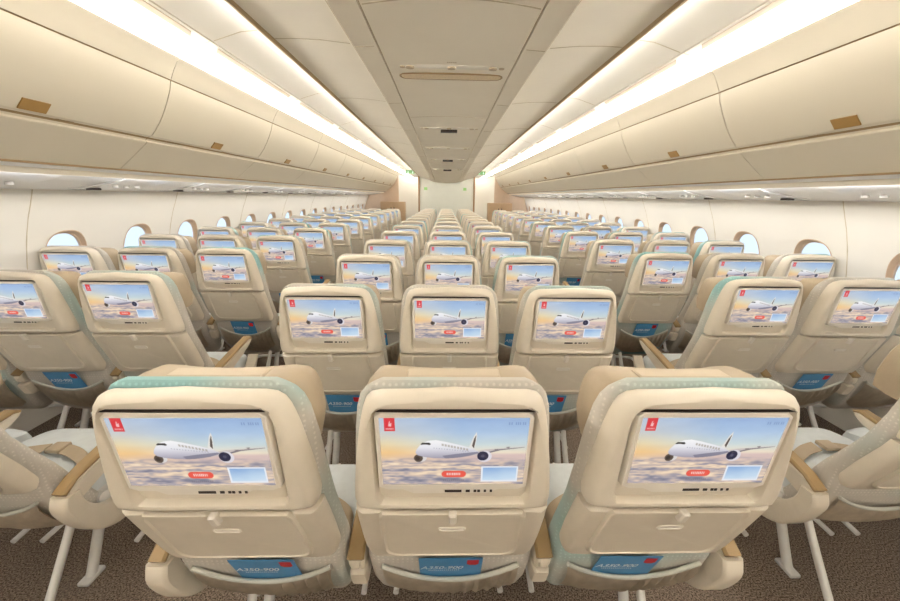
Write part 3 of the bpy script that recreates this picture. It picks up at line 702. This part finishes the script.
def seat(x, Y, label, group, near, arms=(), caps=True, legs=(), console=0, recline=0):
    root = empty('passenger_seat', (x, Y, 0)); tag(root, label, 'seat', group)
    made = {}
    tone = TONE if TONE else (random.choice((.0, .06, .14)), random.choice((-.05, 0, .06)))
    keys = list(UP) if near < 2 else ([k for k in UP if k not in ('port', 'jack', 'bar', 'beltl', 'beltr')] if near == 2 else ['shell', 'mon', 'disp', 'low', 'tray', 'back', 'head', 'flap', 'cush', 'base'])
    for k in keys:
        par = KEY[k][2]; kk = 'dispfar' if (k == 'disp' and near >= 2) else k
        made[k] = take(kk, root, 0, made.get(par) if par else None)
        if k == 'back': made[k].color = (tone[0], tone[1], 0, 1)
    if recline:      # the back tilts about its hinge above the cushion
        a_ = R(recline); pv = Vector((0, .17, .48))
        for k in ('shell', 'mon', 'low', 'tray', 'back', 'head', 'pock'):
            made[k].rotation_euler.x = a_; made[k].location = pv-Matrix.Rotation(a_, 3, 'X') @ pv
    for ax in arms:
        a = take('arm', root, ax); take('pad', root, 0, a)
        if near < 3 and abs(ax) != console: take('cap', root, 0, a); take('hous', root, 0, a)
        if console and abs(ax) == console: take('cons', root, ax)
    for lx in legs:
        for k in ('lf', 'lr', 'br'): take(k, root, lx)
    return root
SP, P_ = .5209, .8128
ROWC = ORD
def near_of(i): return 0 if i < 2 else (1 if i < 4 else (2 if i < 7 else 3))
hs = SP/2
# centre block: fourteen rows of three
for r in range(14):
    Y = .6195+P_*r
    for c in (-1, 0, 1):
        nm = {-1: 'left', 0: 'middle', 1: 'right'}[c]
        lab = 'beige seat back with lit screen, %s seat of the centre block, %s row from camera' % (nm, ORD[r])
        arms = {-1: (-hs-.012, hs), 0: (), 1: (-hs, hs+.012)}[c]
        TONE = {(0, -1): (.24, .0), (0, 0): (0, -.1), (0, 1): (-.05, .10)}.get((r, c))
        seat(c*SP, Y, lab, 'seats of the centre block', near_of(r), arms, legs={-1: (-.12,), 0: (), 1: (.12,)}[c], console=hs+.012 if c else 0)
# side blocks
for s in (-1, 1):
    sd_ = 'left' if s < 0 else 'right'
    for r in range(13):
        Y = .6195+.2262+P_*r
        for c in range(3):
            if r == 0 and c == 2: continue
            nm = ['aisle', 'middle', 'window'][c]
            lab = 'beige seat with screen, %s seat of the %s block, %s side row from camera' % (nm, sd_, ORD[r])
            x = s*(1.5518+SP*c); cs = hs+.012
            if c == 0: arms = (-s*cs, s*hs)
            elif c == 1: arms = ()
            else: arms = (-s*hs,) if r > 0 else ()
            TONE = (.17, .0) if (s < 0 and r < 3) else None
            seat(x, Y, lab, 'seats of the %s block' % sd_, near_of(r), arms, legs={0: (-s*.10,), 1: (s*.2,), 2: ()}[c], console=cs if c == 0 else 0, recline=4 if r == 0 else 0)
for k, nm, o, par in T:
    if k not in used: bpy.data.objects.remove(o)

# ------------------------------------------------------------------ cards in the pockets
def text_mesh(body, size):
    cu_ = bpy.data.curves.new('t', 'FONT'); cu_.body = body; cu_.size = size; cu_.align_x = 'CENTER'; cu_.align_y = 'CENTER'; cu_.shear = .3; cu_.offset = .0005
    o = bpy.data.objects.new('t', cu_); COL.objects.link(o); dg = bpy.context.evaluated_depsgraph_get(); me = bpy.data.meshes.new_from_object(o.evaluated_get(dg)); bpy.data.objects.remove(o); return me
TX = text_mesh('A350-900', .029)
bm = bmesh.new(); box(bm, -.086, .086, 0, .0015, 0, .135, 0); card0 = mesh_obj('card_sheet', bm, MT['card'], smooth=0)
TX.materials.append(MT['white'])
bm = bmesh.new(); P = [(.044, .122), (.044, .095), (.052, .088), (.068, .088), (.076, .095), (.076, .122)]
loft(bm, [[(x, -.0004, z) for x, z in reversed(P)], [(x, .0002, z) for x, z in reversed(P)]])
bmesh.ops.recalc_face_normals(bm, faces=bm.faces[:]); badge0 = mesh_obj('red_badge', bm, MT['red'], smooth=0)
bm = bmesh.new()
for i in range(16): box(bm, -.062+i*.0055, -.0588+i*.0055, -.0004, .0002, .049, .052)
line0 = mesh_obj('small_print', bm, MT['white'], smooth=0)
first = True
def card(x, Y, dx, tilt, label):
    global first
    root = empty('safety_card', (x+dx, Y+.1625, .462)); root.rotation_euler = (R(20.5), R(tilt*.5), 0); tag(root, label, 'card', 'blue cards in the seat pockets')
    for o in (card0, badge0, line0):
        c = o if first else o.copy()
        if not first: COL.objects.link(c)
        c.parent = root
    t = bpy.data.objects.new('card_lettering', TX); COL.objects.link(t); t.parent = root; t.location = (-.026, -.0012, .072); t.rotation_euler = (R(90), 0, 0)
    first = False
for r in range(5):
    for c in (-1, 0, 1):
        nm = {-1: 'left', 0: 'middle', 1: 'right'}[c]
        card(c*SP, .6195+P_*r, random.uniform(-.01, .01)+(.01 if c < 1 else -.03), random.uniform(-2, 2), 'blue aircraft card in the pocket of the %s centre block seat, %s row' % (nm, ORD[r]))
for s in (-1, 1):
    sd_ = 'left' if s < 0 else 'right'
    for r in range(1, 5):
        for c in range(3 if r > 1 else 2):
            card(s*(1.5518+SP*c), .8457+P_*r, random.uniform(-.02, .02), random.uniform(-3, 3), 'blue aircraft card in the %s seat pocket of the %s block, %s side row' % (['aisle', 'middle', 'window'][c], sd_, ORD[r]))
